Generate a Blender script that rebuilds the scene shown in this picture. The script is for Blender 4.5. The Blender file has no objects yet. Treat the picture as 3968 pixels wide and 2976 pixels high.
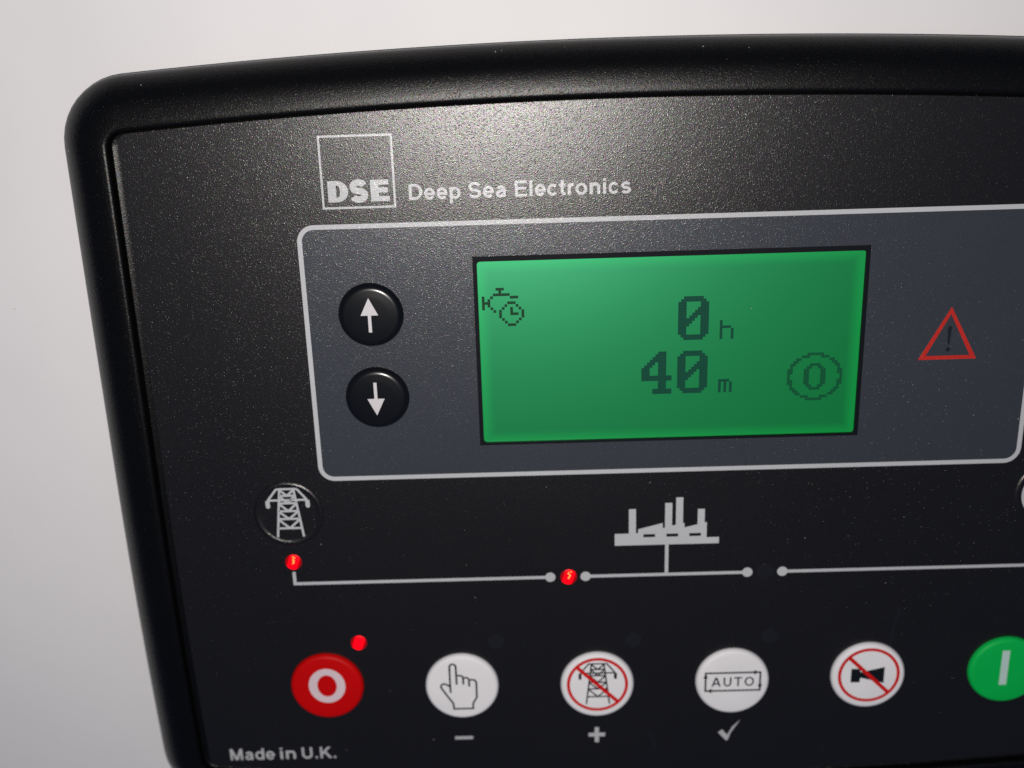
import bpy, bmesh, math, random
from mathutils import Matrix, Vector
from mathutils.geometry import tessellate_polygon

scene = bpy.context.scene
COL = scene.collection
PI = math.pi
MM = 0.001
# The controller stands upright on its cabinet: local x = right, y = up, z = out of the face (mm).
# y is counted from the height of the lens, so all of the face lies at negative y.
PLACE = Matrix.Translation((0.0, 0.0, 0.30)) @ Matrix.Rotation(PI / 2, 4, 'X')

# ------------------------------------------------------------------ camera
cam_data = bpy.data.cameras.new('camera')
cam = bpy.data.objects.new('camera', cam_data)
COL.objects.link(cam)
cam_data.sensor_width = 36.0
cam_data.lens = 4373.44 / 3968 * 36.0
cam_data.clip_start = 0.01
cam_data.clip_end = 50.0
rx, ry, rz = -0.32965, 0.003587, -0.030868
cam_rot = Matrix.Rotation(rz, 4, 'Z') @ Matrix.Rotation(ry, 4, 'Y') @ Matrix.Rotation(rx, 4, 'X')
cam.matrix_world = PLACE @ Matrix.Translation((-30.1 * MM, 0, 226.4 * MM)) @ cam_rot
scene.camera = cam
cam_data.dof.use_dof = True
cam_data.dof.focus_distance = 0.228
cam_data.dof.aperture_fstop = 10.0

# ------------------------------------------------------------------ light
world = bpy.data.worlds.new('World')
scene.world = world
world.use_nodes = True
bg = world.node_tree.nodes['Background']
bg.inputs['Color'].default_value = (0.34, 0.51, 1.0, 1)
bg.inputs['Strength'].default_value = 0.085

lamp_data = bpy.data.lights.new('phone_flash', 'POINT')
lamp_data.energy = 2.47
lamp_data.color = (1.0, 0.944, 0.888)
lamp_data.shadow_soft_size = 0.0035
lamp = bpy.data.objects.new('phone_flash', lamp_data)
COL.objects.link(lamp)
lamp.matrix_world = PLACE @ Matrix.Translation((-42 * MM, -13 * MM, 245 * MM))

scene.view_settings.view_transform = 'Standard'
scene.view_settings.look = 'None'
scene.view_settings.exposure = 0.0
scene.view_settings.gamma = 1.0
scene.cycles.use_denoising = False
scene.cycles.use_adaptive_sampling = False
scene.cycles.sampling_pattern = 'TABULATED_SOBOL'

# ------------------------------------------------------------------ materials
def node_material(name):
    m = bpy.data.materials.new(name)
    m.use_nodes = True
    return m, m.node_tree.nodes, m.node_tree.links, m.node_tree.nodes['Principled BSDF']

def coords(N, L, scale, detail=2.0, rough=0.5):
    tc = N.new('ShaderNodeTexCoord')
    n = N.new('ShaderNodeTexNoise')
    n.inputs['Scale'].default_value = scale
    n.inputs['Detail'].default_value = detail
    n.inputs['Roughness'].default_value = rough
    L.new(tc.outputs['Object'], n.inputs['Vector'])
    return n

def film(name, base, rough=0.28, bump=1.0, spec=0.84, scale=5400.0, dist=0.0000345, tint=0.3, steep=0.12):
    """printed polyester film with a fine pebbled texture"""
    m, N, L, P = node_material(name)
    P.inputs['Roughness'].default_value = rough
    P.inputs['Specular IOR Level'].default_value = spec
    n = coords(N, L, scale, 1.5, 0.6)
    big = coords(N, L, 35.0, 3.0)
    mix = N.new('ShaderNodeMix'); mix.data_type = 'RGBA'
    mix.inputs['A'].default_value = (*[c * 0.88 for c in base], 1)
    mix.inputs['B'].default_value = (*[c * 1.1 for c in base], 1)
    L.new(big.outputs['Fac'], mix.inputs['Factor'])
    L.new(mix.outputs['Result'], P.inputs['Base Color'])
    b = N.new('ShaderNodeBump')
    b.inputs['Strength'].default_value = bump
    b.inputs['Distance'].default_value = dist
    L.new(n.outputs['Fac'], b.inputs['Height'])
    # a few steeper pebbles that glint far from the main highlight
    tc = N.new('ShaderNodeTexCoord')
    v = N.new('ShaderNodeTexVoronoi'); v.inputs['Scale'].default_value = scale * 0.62
    L.new(tc.outputs['Object'], v.inputs['Vector'])
    sp = N.new('ShaderNodeSeparateColor'); L.new(v.outputs['Color'], sp.inputs['Color'])
    gt = N.new('ShaderNodeMath'); gt.operation = 'GREATER_THAN'; gt.inputs[1].default_value = 0.62
    L.new(sp.outputs[0], gt.inputs[0])
    inv = N.new('ShaderNodeMath'); inv.operation = 'SUBTRACT'; inv.inputs[0].default_value = 0.6; inv.use_clamp = True
    L.new(v.outputs['Distance'], inv.inputs[1])
    mu = N.new('ShaderNodeMath'); mu.operation = 'MULTIPLY'
    L.new(inv.outputs[0], mu.inputs[0]); L.new(gt.outputs[0], mu.inputs[1])
    b2 = N.new('ShaderNodeBump'); b2.inputs['Strength'].default_value = 1.0
    b2.inputs['Distance'].default_value = steep / (scale * 0.62)
    L.new(mu.outputs[0], b2.inputs['Height'])
    L.new(b.outputs['Normal'], b2.inputs['Normal'])
    L.new(b2.outputs['Normal'], P.inputs['Normal'])
    # random colours put into the highlights, imitating a camera's coloured sparkle
    hue = N.new('ShaderNodeHueSaturation'); hue.inputs['Saturation'].default_value = 2.2; hue.inputs['Value'].default_value = 1.5
    c = coords(N, L, scale * 0.8, 0.0)
    L.new(c.outputs['Color'], hue.inputs['Color'])
    tm = N.new('ShaderNodeMix'); tm.data_type = 'RGBA'
    tm.inputs['Factor'].default_value = tint
    tm.inputs['A'].default_value = (1, 1, 1, 1)
    L.new(hue.outputs['Color'], tm.inputs['B'])
    L.new(tm.outputs['Result'], P.inputs['Specular Tint'])
    return m

def plain(name, base, rough=0.4, bump=0.0, scale=2500.0, spec=0.5, dist=0.00003):
    m, N, L, P = node_material(name)
    P.inputs['Roughness'].default_value = rough
    P.inputs['Specular IOR Level'].default_value = spec
    big = coords(N, L, 120.0, 3.0)
    mix = N.new('ShaderNodeMix'); mix.data_type = 'RGBA'
    mix.inputs['A'].default_value = (*[c * 0.93 for c in base], 1)
    mix.inputs['B'].default_value = (*[min(1, c * 1.06) for c in base], 1)
    L.new(big.outputs['Fac'], mix.inputs['Factor'])
    L.new(mix.outputs['Result'], P.inputs['Base Color'])
    if bump:
        n = coords(N, L, scale)
        b = N.new('ShaderNodeBump')
        b.inputs['Strength'].default_value = bump
        b.inputs['Distance'].default_value = dist
        L.new(n.outputs['Fac'], b.inputs['Height'])
        L.new(b.outputs['Normal'], P.inputs['Normal'])
    return m

M_FILM = film('black_film', (0.0078, 0.0070, 0.0068))
M_GREY = film('slate_film', (0.036, 0.041, 0.051))
M_PRINT = film('silver_print', (0.50, 0.51, 0.525))
M_REDPRINT = film('red_print', (0.50, 0.022, 0.014))
M_INK = film('dark_print', (0.012, 0.013, 0.015))
M_SMEAR = film('dried_smear', (0.0105, 0.0105, 0.0115))
M_BEZEL = film('black_plastic', (0.0022, 0.0021, 0.0020), rough=0.30, bump=1.0, scale=5600.0, spec=0.36, dist=0.000036)
M_BORDER = plain('screen_border', (0.004, 0.0048, 0.008), 0.6, spec=0.12)
M_WHITE_KEY = plain('white_silicone', (0.80, 0.795, 0.81), 0.55, spec=0.15)
M_RED_KEY = plain('red_silicone', (0.55, 0.001, 0.0015), 0.5, spec=0.15)
M_GREEN_KEY = plain('green_silicone', (0.002, 0.46, 0.075), 0.5, spec=0.15)
M_BLACK_KEY = plain('black_rubber', (0.0035, 0.004, 0.005), 0.24, spec=0.6)
M_KEY_WHITE = plain('key_white_ink', (0.62, 0.6, 0.62), 0.5)
M_KEY_PINK = plain('key_pale_ink', (0.72, 0.58, 0.62), 0.5)
M_KEY_MINT = plain('key_mint_ink', (0.5, 0.68, 0.62), 0.5)
M_KEY_DARK = plain('key_dark_ink', (0.006, 0.009, 0.013), 0.55, spec=0.15)
M_KEY_RED = plain('key_red_ink', (0.60, 0.008, 0.008), 0.5, spec=0.15)
M_LAMP_OFF = film('smoked_lens', (0.0105, 0.0105, 0.012))
M_LINT = plain('pale_lint', (0.35, 0.34, 0.32), 0.8)

def paint_material():
    m, N, L, P = node_material('white_cabinet_paint')
    P.inputs['Roughness'].default_value = 0.6
    P.inputs['Specular IOR Level'].default_value = 0.3
    n1 = coords(N, L, 14.0, 4.0)
    n2 = coords(N, L, 320.0, 2.0)
    ramp = N.new('ShaderNodeValToRGB')
    ramp.color_ramp.elements[0].position = 0.3
    ramp.color_ramp.elements[0].color = (0.742, 0.738, 0.748, 1)
    ramp.color_ramp.elements[1].position = 0.6
    ramp.color_ramp.elements[1].color = (0.792, 0.784, 0.788, 1)
    L.new(n1.outputs['Fac'], ramp.inputs['Fac'])
    L.new(ramp.outputs['Color'], P.inputs['Base Color'])
    b = N.new('ShaderNodeBump')
    b.inputs['Strength'].default_value = 0.12
    b.inputs['Distance'].default_value = 0.0002
    L.new(n2.outputs['Fac'], b.inputs['Height'])
    L.new(b.outputs['Normal'], P.inputs['Normal'])
    return m
M_PAINT = paint_material()

def math_node(N, L, op, a, b=None):
    n = N.new('ShaderNodeMath'); n.operation = op
    for i, v in enumerate((a, b)):
        if v is None: continue
        if isinstance(v, (int, float)): n.inputs[i].default_value = v
        else: L.new(v, n.inputs[i])
    return n.outputs[0]

LCD_C = (0.0, -70.95)     # centre of the screen, mm
def lcd_material():
    """backlit reflective LCD: green light guide that leaks more light along its rim"""
    m, N, L, P = node_material('green_backlit_lcd')
    P.inputs['Base Color'].default_value = (0.014, 0.18, 0.092, 1)
    P.inputs['Metallic'].default_value = 1.0
    P.inputs['Coat Weight'].default_value = 1.0
    P.inputs['Coat Roughness'].default_value = 0.31
    P.inputs['Roughness'].default_value = 0.43
    tc = N.new('ShaderNodeTexCoord')
    sx = N.new('ShaderNodeSeparateXYZ'); L.new(tc.outputs['Object'], sx.inputs[0])
    ax = math_node(N, L, 'ABSOLUTE', sx.outputs[0])
    dx = math_node(N, L, 'SUBTRACT', 0.0398, ax)
    ay = math_node(N, L, 'ABSOLUTE', math_node(N, L, 'SUBTRACT', sx.outputs[1], LCD_C[1] * MM))
    dy = math_node(N, L, 'SUBTRACT', 0.0201, ay)
    d = math_node(N, L, 'MINIMUM', dx, dy)
    mr = N.new('ShaderNodeMapRange'); mr.interpolation_type = 'SMOOTHSTEP'
    L.new(d, mr.inputs['Value'])
    mr.inputs['From Min'].default_value = 0.0
    mr.inputs['From Max'].default_value = 0.003
    mr.inputs['To Min'].default_value = 1.9
    mr.inputs['To Max'].default_value = 1.0
    P.inputs['Emission Color'].default_value = (0.0004, 0.112, 0.0125, 1)
    L.new(mr.outputs[0], P.inputs['Emission Strength'])
    return m
M_LCD = lcd_material()

def lcd_ink(name, base, emit):
    m, N, L, P = node_material(name)
    P.inputs['Base Color'].default_value = (*base, 1)
    P.inputs['Roughness'].default_value = 0.6
    P.inputs['Specular IOR Level'].default_value = 0.15
    P.inputs['Emission Color'].default_value = (*emit, 1)
    P.inputs['Emission Strength'].default_value = 1.0
    return m
M_SEG_DARK = lcd_ink('lcd_segment_dark', (0.003, 0.008, 0.005), (0.004, 0.030, 0.010))  # one ink in three tones: fading contrast by viewing angle put into the colour
M_SEG_MID = lcd_ink('lcd_segment_mid', (0.001, 0.008, 0.006), (0.001, 0.044, 0.026))
M_SEG_PALE = lcd_ink('lcd_segment_pale', (0.001, 0.005, 0.003), (0.001, 0.064, 0.024))

def lamp_material():
    """red lens lit from behind: hot slanted core, dimmer sides"""
    m, N, L, P = node_material('lit_red_lens')
    P.inputs['Base Color'].default_value = (0.10, 0.001, 0.002, 1)
    P.inputs['Roughness'].default_value = 0.4
    P.inputs['Specular IOR Level'].default_value = 0.15
    tc = N.new('ShaderNodeTexCoord')
    sx = N.new('ShaderNodeSeparateXYZ'); L.new(tc.outputs['Object'], sx.inputs[0])
    u = math_node(N, L, 'SUBTRACT', sx.outputs[0], math_node(N, L, 'MULTIPLY', sx.outputs[1], 0.35))
    au = math_node(N, L, 'ABSOLUTE', u)
    mr = N.new('ShaderNodeMapRange'); mr.interpolation_type = 'SMOOTHSTEP'
    L.new(au, mr.inputs['Value'])
    mr.inputs['From Min'].default_value = 0.0006
    mr.inputs['From Max'].default_value = 0.0016
    mr.inputs['To Min'].default_value = 1.7
    mr.inputs['To Max'].default_value = 0.25
    P.inputs['Emission Color'].default_value = (1.0, 0.0, 0.006, 1)
    L.new(mr.outputs[0], P.inputs['Emission Strength'])
    return m
M_LAMP = lamp_material()
M_CORE = lcd_ink('lamp_core', (0.3, 0.05, 0.01), (2.2, 1.0, 0.22))

# ------------------------------------------------------------------ mesh helpers
def link(name, bm, mat, parent, smooth=False, label=None, bevel=None):
    me = bpy.data.meshes.new(name)
    bm.normal_update()
    bm.to_mesh(me); bm.free()
    me.materials.append(mat)
    if smooth:
        for p in me.polygons: p.use_smooth = True
    o = bpy.data.objects.new(name, me)
    COL.objects.link(o)
    if parent: o.parent = parent
    if label: o['label'] = label
    return o

def ring_pts(cx, cy, r, n=64, ry=None):
    ry = r if ry is None else ry
    return [(cx + r * math.cos(2 * PI * i / n), cy + ry * math.sin(2 * PI * i / n)) for i in range(n)]

def add_plate(bm, outer, z0, z1, holes=()):
    """flat plate with holes: top face at z1, side walls down to z0 (mm)"""
    loops = [outer] + list(holes)
    flat = [p for lp in loops for p in lp]
    tris = tessellate_polygon([[Vector((p[0], p[1], 0)) for p in lp] for lp in loops])
    top = [bm.verts.new((p[0] * MM, p[1] * MM, z1 * MM)) for p in flat]
    for t in tris:
        a, b, c = (flat[i] for i in t)
        s = (b[0] - a[0]) * (c[1] - a[1]) - (b[1] - a[1]) * (c[0] - a[0])
        if abs(s) < 1e-9: continue
        try: bm.faces.new([top[i] for i in (t if s > 0 else t[::-1])])
        except ValueError: pass
    k = 0
    for lp in loops:
        n = len(lp)
        bot = [bm.verts.new((p[0] * MM, p[1] * MM, z0 * MM)) for p in lp]
        tp = [bm.verts.new((p[0] * MM, p[1] * MM, z1 * MM)) for p in lp]
        area = sum(lp[i][0] * lp[(i + 1) % n][1] - lp[(i + 1) % n][0] * lp[i][1] for i in range(n))
        ccw = area > 0
        if k > 0: ccw = not ccw
        for i in range(n):
            j = (i + 1) % n
            f = [bot[i], bot[j], tp[j], tp[i]]
            bm.faces.new(f if ccw else f[::-1])
        k += 1

class Print:
    """flat print: filled polygons and ribbons, every piece a hair above the last"""
    def __init__(self, z, t=0.03):
        self.bm = bmesh.new(); self.z = z; self.t = t; self.k = 0
    def top(self):
        self.k += 1
        return self.z + self.t + 0.004 * (self.k % 6)
    def poly(self, pts, holes=()):
        add_plate(self.bm, pts, self.z, self.top(), holes)
    def rect(self, x0, y0, x1, y1):
        self.poly([(x0, y0), (x1, y0), (x1, y1), (x0, y1)])
    def line(self, pts, w, closed=False):
        n = len(pts)
        Lp, Rp = [], []
        for i in range(n):
            p = Vector(pts[i])
            if closed: a, b = Vector(pts[i - 1]), Vector(pts[(i + 1) % n])
            else: a, b = Vector(pts[max(i - 1, 0)]), Vector(pts[min(i + 1, n - 1)])
            d1 = (p - a).normalized() if (p - a).length > 1e-9 else (b - p).normalized()
            d2 = (b - p).normalized() if (b - p).length > 1e-9 else d1
            n1, n2 = Vector((-d1.y, d1.x)), Vector((-d2.y, d2.x))
            m = n1 + n2
            m = m.normalized() if m.length > 1e-6 else n1
            s = w / 2 / max(0.35, m.dot(n1))
            Lp.append(p + m * s); Rp.append(p - m * s)
        z = self.top() * MM; bm = self.bm
        lv = [bm.verts.new((q.x * MM, q.y * MM, z)) for q in Lp]
        rv = [bm.verts.new((q.x * MM, q.y * MM, z)) for q in Rp]
        for i in range(n if closed else n - 1):
            j = (i + 1) % n
            bm.faces.new((rv[i], rv[j], lv[j], lv[i]))
    def dot(self, cx, cy, r, n=32):
        self.poly(ring_pts(cx, cy, r, n))
    def build(self, name, mat, parent, label=None):
        return link(name, self.bm, mat, parent, label=label)

def lathe(bm, cx, cy, prof, n=72):
    """profile [(r, z)] from the outer foot to the centre"""
    rows = []
    for r, z in prof:
        if r < 1e-6:
            rows.append([bm.verts.new((cx * MM, cy * MM, z * MM))] * n)
        else:
            rows.append([bm.verts.new(((cx + r * math.cos(2 * PI * i / n)) * MM, (cy + r * math.sin(2 * PI * i / n)) * MM, z * MM)) for i in range(n)])
    for a, b in zip(rows, rows[1:]):
        for i in range(n):
            j = (i + 1) % n
            vs = [a[i], a[j], b[j], b[i]]
            u = []
            for v in vs:
                if v not in u: u.append(v)
            if len(u) >= 3: bm.faces.new(u)

def arc(cx, cy, rx, ry, a0, a1, n=14):
    return [(cx + rx * math.cos(math.radians(a0 + (a1 - a0) * i / n)), cy + ry * math.sin(math.radians(a0 + (a1 - a0) * i / n))) for i in range(n + 1)]

def round_rect(x0, y0, x1, y1, r, n=8):
    return (arc(x1 - r, y1 - r, r, r, 0, 90, n) + arc(x0 + r, y1 - r, r, r, 90, 180, n)
            + arc(x0 + r, y0 + r, r, r, 180, 270, n) + arc(x1 - r, y0 + r, r, r, 270, 360, n))

def dense(pts, step):
    out = []
    n = len(pts)
    for i in range(n):
        a, b = pts[i], pts[(i + 1) % n]
        d = math.hypot(b[0] - a[0], b[1] - a[1])
        k = max(1, int(d / step))
        for j in range(k):
            out.append((a[0] + (b[0] - a[0]) * j / k, a[1] + (b[1] - a[1]) * j / k))
    return out

def bowed(a, yt, yb, r, kt=0.00038, kb=0.00044, kst=0.001, ksb=0.013, skew=-0.006):
    """rounded rectangle whose four sides belly outward, as the moulding's do"""
    yc, b = (yt + yb) / 2, (yt - yb) / 2
    out = []
    for x, y in dense(round_rect(-a, yb, a, yt, r, 10), 4.0):
        t = (y - yc) / b
        if t > 0: yy = y + t * (skew * x - kt * x * x); xx = x * (1 - kst * t * t)
        else: yy = y - t * kb * x * x; xx = x * (1 - ksb * t * t)
        out.append((xx, yy))
    return out

def offset(pts, d):
    n = len(pts); out = []
    for i in range(n):
        a, b = Vector(pts[i - 1]), Vector(pts[(i + 1) % n])
        t = (b - a).normalized()
        out.append((pts[i][0] + t.y * d, pts[i][1] - t.x * d))
    return out

# ------------------------------------------------------------------ lettering
def glyph(ch, t, h=None):
    """strokes of a heavy grotesque, cap height 1: (kind, data) list and advance"""
    h = h or t * 0.86
    X = 0.735
    S, A = [], 0.0
    def ln(*p): S.append(('l', list(p), t))
    def hz(x0, x1, y): S.append(('p', [(x0, y - h / 2), (x1, y - h / 2), (x1, y + h / 2), (x0, y + h / 2)]))
    def vt(x, y0, y1): S.append(('p', [(x - t / 2, y0), (x + t / 2, y0), (x + t / 2, y1), (x - t / 2, y1)]))
    def dg(x0, y0, x1, y1, w): S.append(('p', [(x0 - w / 2, y0), (x0 + w / 2, y0), (x1 + w / 2, y1), (x1 - w / 2, y1)]))
    def el(cx, cy, rx, ry): S.append(('o', (cx, cy, rx, ry)))
    l = 0.10 + t / 2
    if ch == 'D':
        A = 1.0; r = 0.94 - t / 2
        S.append(('d', (0.10, r + t / 2)))
    elif ch == 'E':
        A = .93; vt(l, 0, 1); hz(l, .86, 1 - h / 2); hz(l, .82, .52); hz(l, .88, h / 2)
    elif ch in 'Ss':
        H = 1.0 if ch == 'S' else X
        w = .93 if ch == 'S' else .77
        A = w; cx = w / 2; rx = (w - .13) / 2 - t / 2; q = (H + .02) / 2 - h / 2; r1 = q / 2
        up = arc(cx, H / 2 + r1, rx * .95, r1, 18, 270, 22)
        dn = arc(cx, H / 2 - r1, rx, r1, 90, -160, 22)
        S.append(('l', up[:-1] + dn[1:], (t + h) / 2))
    elif ch in 'eco':
        A = .78 if ch != 'o' else .85
        rx = (A - .10) / 2 - t / 2; cx = A / 2; ry = X / 2 - h / 2 + .01
        if ch == 'o': el(cx, X / 2, rx, ry)
        elif ch == 'c': S.append(('l', arc(cx, X / 2, rx, ry, 38, 322, 26), (t + h) / 2))
        else:
            S.append(('l', arc(cx, X / 2, rx, ry, 322, 0, 28), (t + h) / 2))
            hz(cx - rx, cx + rx + t / 2, X / 2 - h * .1)
    elif ch == 'a':
        A = .78; xr = A - .09 - t / 2
        S.append(('l', arc((xr + .10 + t / 2) / 2, X - .24, (xr - .10 - t / 2) / 2, .24 - h / 2, 165, 0, 14) + [(xr, 0)], (t + h) / 2))
        S.append(('l', [(xr, .46), (.42, .41)] + arc(.31, .215, .15, .205 - h / 2 + .02, 90, 270, 12) + [(.40, h / 2), (xr, .2)], (t + h) / 2.1))
    elif ch in 'pd':
        A = .85; el(A / 2, X / 2, (A - .16) / 2 - t / 2, X / 2 - h / 2 + .01)
        if ch == 'p': vt(.08 + t / 2, -.29, X)
        else: vt(A - .08 - t / 2, 0, 1)
    elif ch == 'n':
        A = .85; vt(l, 0, X); xr = A - .09 - t / 2
        S.append(('l', arc((l + xr) / 2 + .01, X - .27, (xr - l) / 2, .27 - h / 2, 170, 0, 12) + [(xr, 0)], t))
    elif ch == 'r':
        A = .54; vt(l, 0, X); S.append(('l', arc(l + .26, X - .30, .26, .30 - h / 2, 175, 82, 10), t))
    elif ch == 't':
        A = .47; S.append(('l', [(.13 + t / 2, .95), (.13 + t / 2, .24)] + arc(.30 + t / 2, .22, .17, .22 - h / 2, 180, 285, 8), t)); hz(.02, .44, X - h / 2)
    elif ch in 'il':
        A = .39; x = A / 2
        if ch == 'l': vt(x, 0, 1)
        else: vt(x, 0, X); vt(x, 1 - t * .85, 1)
    elif ch == 'M':
        A = 1.16; vt(l, 0, 1); vt(A - l, 0, 1); dg(l + .02, 1, A / 2, 0, t * 1.1); dg(A - l - .02, 1, A / 2, 0, t * 1.1)
    elif ch == 'U':
        A = 1.0; rx = A / 2 - l
        S.append(('l', [(l, 1)] + arc(A / 2, rx * .95 + h / 2, rx, rx * .95, 180, 360, 20) + [(A - l, 1)], t))
    elif ch == 'K':
        A = 1.0; vt(l, 0, 1); dg(l + .02, .34, A - .19, 1, t * 1.35); dg(.46, .56, A - .12, 0, t * 1.35)
    elif ch == 'A':
        A = 1.0; w = t * 1.12; dg(.02 + w / 2, 0, A / 2 - .02, 1, w); dg(A - .02 - w / 2, 0, A / 2 + .02, 1, w); hz(.24, .76, .30)
    elif ch == 'T':
        A = .88; hz(.03, A - .03, 1 - h / 2); vt(A / 2, 0, 1)
    elif ch == 'O':
        A = 1.09; el(A / 2, .5, A / 2 - .06 - t / 2, .5 - h / 2 + .01)
    elif ch == '.':
        A = .39; vt(A / 2, 0, t)
    return S, A

def write(pr, text, x0, x1, base, cap, t, h=None, track=0.0):
    """lay a word between x0 and x1 on its baseline"""
    seq, pos = [], 0.0
    for ch in text:
        S, A = glyph(ch, t, h)
        seq.append((pos, S)); pos += A + track
    lo, hi = 0.09, pos - track - 0.06
    k = (x1 - x0) / (hi - lo)
    hh = h or t * 0.86
    def T(p, off): return (x0 + (p[0] + off - lo) * k, base + p[1] * cap)
    for off, S in seq:
        for s in S:
            if s[0] == 'p': pr.poly([T(p, off) for p in s[1]])
            elif s[0] == 'l': pr.line([T(p, off) for p in s[1]], s[2] * (k + cap) / 2)
            elif s[0] == 'o':
                cx, cy, rx, ry = s[1]
                pr.poly([T(p, off) for p in ring_pts(cx, cy, rx + t / 2, 40, ry + hh / 2)],
                        [[T(p, off) for p in ring_pts(cx, cy, rx - t / 2, 40, ry - hh / 2)]])
            elif s[0] == 'd':
                xl, xr = s[1]
                def dshape(i, j):
                    w = xr - xl - i * 2
                    bx = xl + i + w * .42
                    return [(xl + i, j)] + arc(bx, .5, xr - i - bx, .5 - j, -90, 90, 16) + [(xl + i, 1 - j)]
                pr.poly([T(p, off) for p in dshape(0, 0)], [[T(p, off) for p in dshape(t, hh)]])

# ------------------------------------------------------------------ cabinet
bm = bmesh.new()
bmesh.ops.create_cube(bm, size=1.0)
bmesh.ops.scale(bm, vec=(0.9, 0.8, 0.03), verts=bm.verts)
bmesh.ops.translate(bm, vec=(0, -0.1, -0.015 - 0.0085), verts=bm.verts)
bmesh.ops.bevel(bm, geom=bm.edges[:], offset=0.003, segments=3, affect='EDGES')
cabinet = link('cabinet_wall', bm, M_PAINT, None)
cabinet.matrix_world = PLACE
cabinet['kind'] = 'structure'
cabinet['label'] = 'white painted steel cabinet front behind the black controller'

# ------------------------------------------------------------------ controller
panel = bpy.data.objects.new('control_panel', None)
COL.objects.link(panel)
panel.empty_display_size = 0.02
panel.matrix_world = PLACE
panel['label'] = 'black generator controller with green lit screen and a row of round buttons on white cabinet'
panel['category'] = 'control panel'

# bezel: one moulding swept round the bowed outline
inner = bowed(111.65, -18.75, -178.6, 3.2)
PROFILE = [(-1.9, -1.2), (-0.25, -1.2), (-0.08, -1.05), (0.0, -0.7), (0.05, 0.6), (0.22, 1.0), (0.55, 1.22), (1.0, 1.3),
           (2.2, 1.18), (3.6, 0.95), (5.0, 0.62), (6.2, 0.15), (7.3, -0.55), (8.4, -1.4), (9.3, -2.35), (10.0, -3.2), (10.45, -4.1), (10.65, -5.2), (10.65, -6.2), (10.5, -8.5)]
bm = bmesh.new()
rows = []
for d, z in PROFILE:
    rows.append([bm.verts.new((p[0] * MM, p[1] * MM, z * MM)) for p in offset(inner, d)])
for a, b in zip(rows, rows[1:]):
    for i in range(len(a)):
        j = (i + 1) % len(a)
        bm.faces.new((a[i], b[i], b[j], a[j]))
bezel = link('bezel', bm, M_BEZEL, panel, smooth=True)

# fascia film with cut-outs
KEY_Y = [-149.85, -150.75, -151.2, -151.15, -150.45, -149.85]
KEY_X = [-78.6, -47.2, -15.75, 15.6, 46.9, 78.5]
KEY_R = 8.5
ARROWS = [(-62.1, -61.3), (-62.0, -79.5)]
ARROW_R = 6.78
LCD_BOX = (-40.6, -91.2, 40.6, -49.7)
KEY_DROP = 0.5            # the caps sit a touch below the centres of their marks
holes = [ring_pts(x, y - KEY_DROP, KEY_R + 0.04, 56) for x, y in zip(KEY_X, KEY_Y)]
holes += [ring_pts(x, y, ARROW_R + 0.03, 56) for x, y in ARROWS]
x0, y0, x1, y1 = LCD_BOX
lcd_hole = [(x0 + .3, y0 + .3), (x1 - .3, y0 + .3), (x1 - .3, y1 - .3), (x0 + .3, y1 - .3)]
bm = bmesh.new()
film_edge = bowed(109.85, -19.2, -177.3, 2.0)
add_plate(bm, film_edge, -0.9, 0.0, holes + [lcd_hole])
fascia = link('fascia', bm, M_FILM, panel)

# slate coloured field round the screen and its outline
SUR = (-75.55, -98.1, 75.55, -42.75)
bm = bmesh.new()
add_plate(bm, round_rect(SUR[0], SUR[1], SUR[2], SUR[3], 3.0, 8), -0.01, 0.02, [ring_pts(x, y, ARROW_R + 0.03, 56) for x, y in ARROWS] + [lcd_hole])
surround = link('screen_surround', bm, M_GREY, fascia)
bm = bmesh.new()
add_plate(bm, round_rect(SUR[0] - .5, SUR[1] - .5, SUR[2] + .5, SUR[3] + .5, 3.5, 8), -0.01, 0.04, [round_rect(SUR[0] + .47, SUR[1] + .47, SUR[2] - .47, SUR[3] - .47, 2.5, 8)])
link('surround_outline', bm, M_PRINT, fascia)

# logo and maker's name
pr = Print(0.0)
pr.poly([(-70.25, -39.15), (-55.4, -39.15), (-55.4, -24.5), (-70.25, -24.5)], [[(-69.82, -38.72), (-69.82, -24.93), (-55.83, -24.93), (-55.83, -38.72)]])
pr.build('logo_frame', M_PRINT, fascia)
pr = Print(0.0)
write(pr, 'D', -69.0, -64.85, -37.78, 4.3, 0.34, 0.225)
write(pr, 'S', -64.65, -60.7, -37.78, 4.3, 0.33, 0.225)
write(pr, 'E', -60.4, -56.65, -37.78, 4.3, 0.34, 0.235)
pr.build('logo_lettering', M_PRINT, fascia)
pr = Print(0.0)
write(pr, 'Deep', -52.75, -42.3, -37.75, 3.17, 0.19)
write(pr, 'Sea', -40.75, -33.2, -37.72, 3.17, 0.19)
write(pr, 'Electronics', -31.5, -8.2, -37.7, 3.17, 0.19)
pr.build('maker_lettering', M_PRINT, fascia)
pr = Print(0.0)
write(pr, 'Made', -103.55, -92.9, -170.6, 3.15, 0.175)
write(pr, 'in', -91.6, -87.75, -170.6, 3.15, 0.175)
write(pr, 'U.K.', -86.35, -78.1, -170.6, 3.15, 0.175)
pr.build('origin_lettering', M_PRINT, fascia)

# warning triangle
pr2 = Print(0.02)
pr2.poly([(52.1, -74.6), (64.3, -74.6), (58.2, -63.2)], [[(53.6, -73.78), (58.2, -64.75), (62.85, -73.78)]])
pr2.build('warning_triangle', M_REDPRINT, fascia)
pr = Print(0.02)
pr.poly([(57.95, -71.3), (58.45, -71.3), (58.6, -67.7), (57.8, -67.7)])
pr.dot(58.2, -67.7, 0.42)
pr.dot(58.2, -72.4, 0.5)
pr.build('exclamation_mark', M_INK, fascia)

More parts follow.
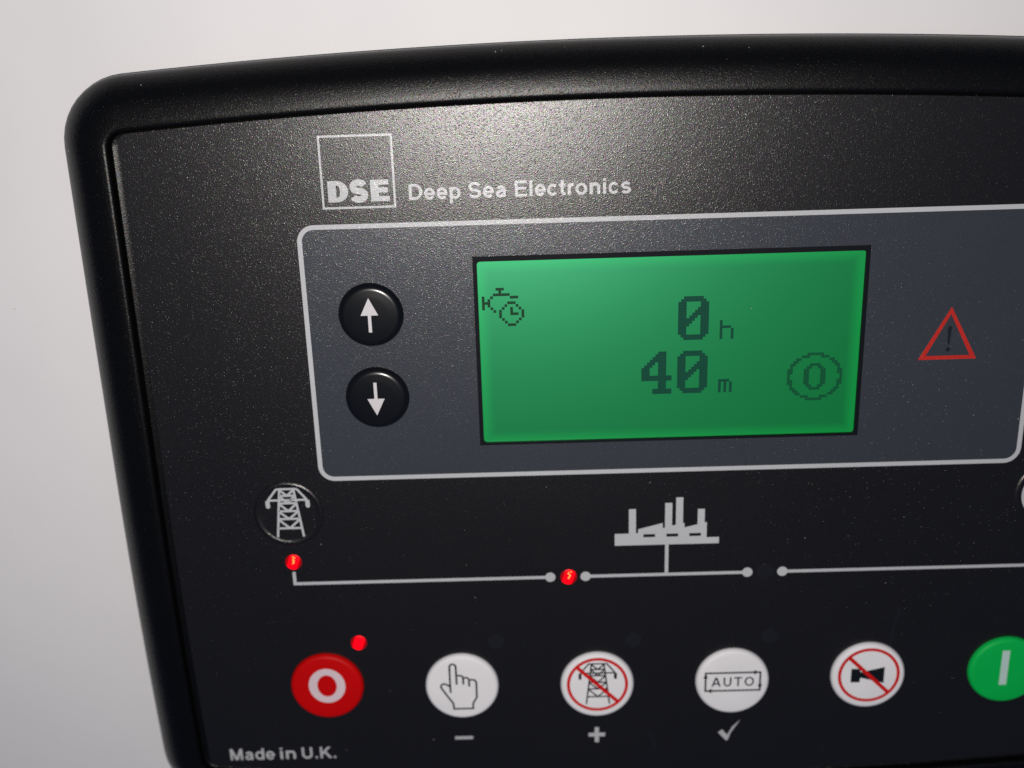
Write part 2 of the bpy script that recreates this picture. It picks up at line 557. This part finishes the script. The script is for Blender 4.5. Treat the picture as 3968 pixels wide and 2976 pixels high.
# mains, load and generator line diagram
LW = 0.74
YB = -123.6
for pts, dots in (([(-83.72, -120.6), (-83.72, YB), (-26.1, YB)], [(-26.1, YB)]),
                  ([(-18.15, YB), (18.15, YB)], [(-18.15, YB), (18.15, YB)]),
                  ([(26.0, YB), (83.72, YB), (83.72, -120.6)], [(26.0, YB)])):
    pr = Print(0.0)
    pr.line(pts, LW)
    for d in dots: pr.dot(d[0], d[1], 1.16)
    pr.build('wiring_line', M_PRINT, fascia)
pr = Print(0.0)
pr.rect(-0.39, YB + 0.3, 0.39, -116.0)
base = [(-11.6, -116.15), (11.55, -116.15), (11.55, -114.62), (8.78, -114.62), (8.78, -110.93), (8.26, -110.93), (8.26, -107.66), (6.72, -107.66),
        (6.72, -111.38), (3.88, -112.08), (3.82, -110.96), (3.48, -110.96), (3.48, -104.75), (1.92, -104.75), (1.92, -111.36), (1.08, -111.55), (1.08, -106.02),
        (-0.48, -106.02), (-0.48, -112.02), (-0.95, -112.13), (-0.99, -110.85), (-6.36, -112.24), (-6.44, -113.2), (-6.88, -113.2), (-6.92, -107.3), (-8.46, -107.3), (-8.46, -113.25), (-11.6, -113.25)]
wins = [[(x, -114.25), (x, -113.5), (x + 2.6, -113.5), (x + 2.6, -114.25)] for x in (-5.24, -0.13, 4.93)]
pr.poly(base, wins)
pr.build('power_station_symbol', M_PRINT, fascia)

# marks under the keys
pr = Print(0.0); pr.rect(-49.55, -166.2, -45.25, -165.4); pr.build('minus_sign', M_PRINT, fascia)
pr = Print(0.0)
pr.poly([(-17.85, -166.3), (-16.4, -166.3), (-16.4, -167.9), (-15.4, -167.9), (-15.4, -166.3), (-13.95, -166.3), (-13.95, -165.3), (-15.4, -165.3), (-15.4, -163.75), (-16.4, -163.75), (-16.4, -165.3), (-17.85, -165.3)])
pr.build('plus_sign', M_PRINT, fascia)
pr = Print(0.0)
pr.poly([(12.75, -166.0), (14.75, -168.3), (15.15, -168.0), (15.75, -166.1), (17.9, -162.6), (16.0, -164.6), (14.95, -166.75), (13.7, -165.2)])
pr.build('tick_mark', M_PRINT, fascia)

# dried smears on the film
for pts in ([(52.6, -133.2), (52.9, -135.0), (52.5, -137.2), (51.9, -140.2), (51.6, -143.5)], [(14.0, -148.2), (13.6, -150.0)],
            [(-3.5, -165.2), (-2.6, -167.6), (-2.2, -169.6)], [(53.3, -128.4), (53.5, -129.9)], [(37.3, -170.0), (37.9, -172.0)]):
    pr = Print(0.0, 0.006)
    pr.line(pts, 0.55)
    pr.build('smear', M_SMEAR, fascia)

# ------------------------------------------------------------------ display
bm = bmesh.new()
add_plate(bm, [(x0 - .5, y0 - .5), (x1 + .5, y0 - .5), (x1 + .5, y1 + .5), (x0 - .5, y1 + .5)], -1.6, -0.8)
display = link('display', bm, M_LCD, panel)
bm = bmesh.new()
add_plate(bm, [(x0, y0), (x1, y0), (x1, y1), (x0, y1)], -0.78, 0.045, [round_rect(-39.75, -90.75, 39.85, -50.8, 0.7, 4)])
link('screen_border', bm, M_BORDER, display)

PX, PY = 0.5822, 0.5915
CX, RY = -38.72, -56.88
def pixels(name, mat, cells, label=None):
    bm = bmesh.new()
    hx, hy = PX * 0.492, PY * 0.492
    for c, r in sorted(cells):
        cx, cy = CX + c * PX, RY - r * PY
        vs = [bm.verts.new(((cx + a * hx) * MM, (cy + b * hy) * MM, -0.77 * MM)) for a, b in ((-1, -1), (1, -1), (1, 1), (-1, 1))]
        bm.faces.new(vs)
    return link(name, bm, mat, display, label=label)

def span(r, *cols): return {(c, r) for c in cols}
icon = set()
icon |= span(0, 5, 6, 7) | span(1, 6) | span(2, *range(4, 10)) | span(3, 0, 3, 10, 11, 12) | span(4, 0, 2) | span(5, 0, 1, 2, 9, 10, 11)
icon |= span(6, 0, 2, 8, 12) | span(7, 0, 3, 7, 13, 10) | span(8, 4, 6, 10, 14) | span(9, 6, 10, 11, 12, 14) | span(10, 6, 14) | span(11, 7, 13) | span(12, 8, 12) | span(13, 9, 10, 11)
pixels('engine_hours_icon', M_SEG_DARK, icon)

def zero(c0, r0):
    s = set()
    for r in range(16):
        for c in range(11):
            if r in (0, 15): on = 2 <= c <= 8
            elif r in (1, 14): on = 1 <= c <= 9
            else: on = c <= 2 or c >= 8 or (11 - c - r) in (0, -1, -2) and 3 <= c <= 7
            if on: s.add((c0 + c, r0 + r))
    return s
def four(c0, r0):
    s = set()
    for r in range(16):
        for c in range(11):
            on = 6 <= c <= 8 if r < 14 else 4 <= c <= 10
            if r in (9, 10): on = True
            if r < 9:
                left = max(0, 6 - r)
                if left <= c < left + 3: on = True
            if on: s.add((c0 + c, r0 + r))
    return s
pixels('numeral', M_SEG_MID, zero(70, 5))
pixels('numeral', M_SEG_MID, four(57, 25))
pixels('numeral', M_SEG_MID, zero(70, 25))
h = {(85, 14 + r) for r in range(7)} | {(85 + c, 16) for c in (1, 2, 3)} | {(89, 14 + r) for r in (3, 4, 5, 6)}
pixels('unit_letter', M_SEG_MID, h)
mm_ = {(85 + c, 36) for c in range(4)} | {(85 + c, 36 + r) for c in (0, 2, 4) for r in (1, 2, 3, 4)}
pixels('unit_letter', M_SEG_MID, mm_)
stop = set()
for r in range(18):
    for c in range(20):
        v = math.hypot((c - 9.5) / 9.6, (r - 8.5) / 8.6)
        if 0.90 < v < 1.035: stop.add((110 + c, 27 + r))
Z = ['..####..', '.##..##.', '##....##', '##....##', '##....##', '##....##', '##....##', '##....##', '.##..##.', '..####..']
for r, row in enumerate(Z):
    for c, ch in enumerate(row):
        if ch == '#': stop.add((116 + c, 31 + r))
pixels('stop_mode_icon', M_SEG_PALE, stop)

# ------------------------------------------------------------------ keys
KZ = 1.2
def key(x, y, mat, label):
    bm = bmesh.new()
    prof = [(KEY_R, -1.5), (KEY_R, 0.1)]
    prof += [(KEY_R - 0.95 * (1 - math.cos(a * PI / 14)), 0.1 + (KZ - 0.1) * math.sin(a * PI / 14)) for a in range(1, 8)]
    prof += [(4.0, KZ), (0, KZ)]
    lathe(bm, x, y - KEY_DROP, prof)
    return link('push_button', bm, mat, panel, smooth=True, label=label)

def tower(pr, cx, cy, w, k=1.0, drop=1.0):
    """lattice pylon with a cross arm and two hanging insulators, symmetric about cx"""
    P = lambda x, y: (cx + x * k, cy + y * k)
    leg = lambda y, s: s * (1.55 + (5.75 - y) * 0.1175)
    L_ = lambda *p: pr.line([P(*q) for q in p], w)
    L_((-4.4, 3.1), (-2.25, 5.85), (2.25, 5.85), (4.4, 3.1))
    L_((-4.4, 3.2), (4.4, 3.2))
    for s in (-1, 1):
        L_((leg(5.85, s), 5.85), (leg(-5.75, s), -5.75))
        pr.line([P(s * 4.4, 3.1), P(s * 4.4, 1.75)], w * 1.9)
        pr.dot(*P(s * 4.4, 1.75), w * .95, 16)
    ys = [5.75, 4.25, 2.45, 0.55, -1.35, -3.6]
    for a, b in zip(ys, ys[1:]):
        L_((leg(b, -1), b), (leg(b, 1), b))
        if abs(a - 4.25) < .01:
            L_((leg(a, -1), a), (0, b)); L_((leg(a, 1), a), (0, b))
        else:
            L_((leg(a, -1), a - .1), (0, b)); L_((leg(a, 1), a - .1), (0, b))

def ban(pr, cx, cy, r0=6.75, w=0.72):
    pr.poly(ring_pts(cx, cy, r0 + w / 2, 72), [ring_pts(cx, cy, r0 - w / 2, 72)])
    k = r0 * 0.707
    pr.line([(cx - k, cy + k), (cx + k, cy - k)], w * 1.25)

kx = list(zip(KEY_X, KEY_Y))
# stop
o = key(*kx[0], M_RED_KEY, 'red stop key with a pale O')
pr = Print(KZ); pr.poly(ring_pts(kx[0][0] + .1, kx[0][1] + .05, 4.25, 56, 4.55), [ring_pts(kx[0][0] + .1, kx[0][1] + .05, 2.25, 56, 2.85)])
pr.build('symbol', M_KEY_PINK, o)
# manual
o = key(*kx[1], M_WHITE_KEY, 'white key with an outlined pointing hand')
pr = Print(KZ); c = (-47.3, -151.0); HW = 0.44
def rel(pts): return [(c[0] + a, c[1] + b) for a, b in pts]
pr.line(rel([(-2.59, -1.51), (-2.61, 0.14), (-2.59, 5.4)] + arc(-1.85, 5.4, .74, .78, 172, 8, 10) + [(-1.11, 5.3), (-1.1, .66)]), HW)
pr.line(rel([(-2.62, .14), (-3.14, .55)] + arc(-4.0, .2, .76, .76, 55, 205, 10) + [(-3.29, -2.5), (-2.1, -4.38), (-1.98, -5.86), (2.5, -5.86), (2.56, -4.39), (3.46, -2.82), (3.48, .84)]
            + arc(2.75, .95, .73, .95, 0, 90, 8) + [(1.96, 1.93)]), HW)
pr.line(rel([(1.81, .11), (1.8, 1.75)] + arc(1.05, 1.75, .75, .78, 0, 90, 8) + [(.6, 2.5)]), HW)
pr.line(rel([(.46, .68), (.46, 2.3)] + arc(-.3, 2.3, .76, .8, 0, 90, 8) + [(-.95, 3.12)]), HW)
pr.build('symbol', M_KEY_DARK, o)
# load off
o = key(*kx[2], M_WHITE_KEY, 'white key with a dark pylon crossed out in red')
pr = Print(KZ); tower(pr, kx[2][0] + .08, kx[2][1] + .1, 0.36, 0.93); pr.build('symbol', M_KEY_DARK, o)
pr = Print(KZ + 0.04); ban(pr, kx[2][0], kx[2][1]); pr.build('prohibition_ring', M_KEY_RED, o)
# auto
o = key(*kx[3], M_WHITE_KEY, 'white key reading AUTO inside a loop of arrows')
pr = Print(KZ); c = (15.68, -151.3); AW = 0.43
pr.line(rel([(-6.4, 2.36), (6.2, 2.36), (6.2, -2.4), (-6.4, -2.4)]), AW, closed=True)
pr.poly(rel([(5.95, 2.36), (4.75, 2.95), (4.75, 1.77)])); pr.poly(rel([(6.2, -2.2), (5.65, -.95), (6.75, -.95)]))
pr.poly(rel([(-6.4, 2.2), (-6.95, 1.0), (-5.85, 1.0)])); pr.poly(rel([(-6.15, -2.4), (-4.95, -2.98), (-4.95, -1.82)]))
write(pr, 'AUTO', c[0] - 4.85, c[0] + 4.8, c[1] - 1.25, 2.4, 0.165, track=0.16)
pr.build('symbol', M_KEY_DARK, o)
# mute
o = key(*kx[4], M_WHITE_KEY, 'white key with a dark horn crossed out in red')
pr = Print(KZ); c = (47.0, -150.5)
pr.poly(rel([(-4.2, -1.8), (-2.12, -1.83), (-2.05, -.72), (-1.75, -.68), (3.44, -2.13), (3.44, 2.12), (-1.75, .9), (-2.1, .9), (-2.16, 1.78), (-4.22, 1.78)]))
pr.build('symbol', M_KEY_DARK, o)
pr = Print(KZ + 0.04); ban(pr, kx[4][0], kx[4][1]); pr.build('prohibition_ring', M_KEY_RED, o)
# start
o = key(*kx[5], M_GREEN_KEY, 'green start key with a pale upright bar')
pr = Print(KZ); pr.rect(77.1, -153.9, 78.8, -144.85); pr.build('symbol', M_KEY_MINT, o)

# scroll keys
AZ = 1.5
for (x, y), up in zip(ARROWS, (1, -1)):
    bm = bmesh.new()
    prof = [(ARROW_R, -1.5), (ARROW_R, 0.0)]
    prof += [(ARROW_R - 1.5 * (1 - math.cos(a * PI / 20)), 0.0 + (AZ - 0.12) * math.sin(a * PI / 20)) for a in range(1, 11)]
    prof += [(4.4, AZ - 0.05), (3.6, AZ), (0, AZ)]
    lathe(bm, x, y, prof)
    o = link('push_button', bm, M_BLACK_KEY, panel, smooth=True, label='domed black key with a white arrow pointing ' + ('up' if up > 0 else 'down'))
    pr = Print(AZ)
    cy = -61.1 if up > 0 else -79.35
    pr.poly([(x - .15 - 1.83, cy), (x - .15, cy + up * 3.72), (x - .15 + 1.83, cy)][::-up])
    pr.rect(x - .15 - .34, min(cy, cy - up * 3.62), x - .15 + .34, max(cy, cy - up * 3.62))
    pr.build('symbol', M_KEY_WHITE, o)

# embossed keys under the film
for s in (-1, 1):
    bm = bmesh.new()
    prof = [(7.75, -0.05), (7.7, 0.03), (7.45, 0.2), (7.2, 0.33), (6.95, 0.33), (6.7, 0.21), (6.45, 0.13), (6.0, 0.12), (3.0, 0.12), (0, 0.12)]
    cx, cy = s * 83.5, -106.2
    lathe(bm, cx, cy, prof)
    o = link('embossed_button', bm, M_FILM, panel, smooth=True,
             label='flat black embossed key with a white pylon' if s < 0 else 'flat black embossed key with a white ring')
    pr = Print(0.125)
    if s < 0:
        tower(pr, cx, cy + .15, 0.5)
    else:
        pr.poly(ring_pts(cx, cy, 6.1, 64), [ring_pts(cx, cy, 5.4, 64)])
    pr.build('symbol', M_PRINT, o)

# ------------------------------------------------------------------ indicator lamps
def indicator(x, y, mat, r, lit):
    bm = bmesh.new()
    lathe(bm, 0, 0, [(r, -0.02), (r * .96, 0.05), (r * .8, 0.11), (r * .5, 0.15), (0, 0.17)] if lit else [(r, -0.002), (r * .9, 0.006), (r * .6, 0.008), (0, 0.008)], 36)
    o = link('indicator_lamp', bm, mat, panel, smooth=True, label='lit red indicator' if lit else 'unlit dark indicator')
    o.location = (x * MM, y * MM, 0)
    return o
for x, y, core in ((-83.6, -118.15, 1), (-21.97, -123.65, 1), (-70.5, -139.3, 0)):
    o = indicator(x, y, M_LAMP, 1.88, True)
    if core:
        pr = Print(0.17, 0.01)
        rnd = random.Random(int(x * 7))
        for k in range(7):
            u, v = rnd.uniform(-.28, .28), 1.35 - k * 0.27
            pr.rect(v * .2 + u - .1, v - .11, v * .2 + u + .1, v + .11)
        q = pr.build('chip', M_CORE, o)
for x, y in ((-38.9, -139.9), (-7.4, -140.3), (24.0, -140.2), (22.1, -123.5)):
    indicator(x, y, M_LAMP_OFF, 1.9, False)

# ------------------------------------------------------------------ lint caught on the moulding and film
rnd = random.Random(5)
bm = bmesh.new()
outer = offset(inner, 8.3)
spots = []
for k in range(70):
    p = outer[rnd.randrange(len(outer))]
    if p[1] < -40 and rnd.random() < .7: continue
    d = rnd.choice((0.4, 1.2, 1.5, 1.6))
    spots.append((p[0] + rnd.uniform(-2, 2), p[1] + rnd.uniform(-0.6, 1.2), -1.3 if rnd.random() < .5 else -1.9))
for k in range(26):
    spots.append((rnd.uniform(-105, 100), rnd.uniform(-172, -24), 0.03))
for x, y in ((-146.5, -30.0), (-150, -113), (-128, -150), (-121, -158), (-40, 3.2), (-33, 2.5), (-140, -60)):
    spots.append((x, y, -8.45))
for x, y, z in spots:
    r = rnd.uniform(0.04, 0.11) * MM
    mat = Matrix.Translation((x * MM, y * MM, z * MM)) @ Matrix.Rotation(rnd.uniform(0, PI), 4, 'Z') @ Matrix.Diagonal((r * rnd.uniform(1, 2.2), r, r * .6, 1))
    bmesh.ops.create_icosphere(bm, subdivisions=1, radius=1.0, matrix=mat)
lint = link('dust', bm, M_LINT, None)
lint.matrix_world = PLACE
lint['kind'] = 'stuff'
lint['label'] = 'pale specks of dust and lint on the black moulding'
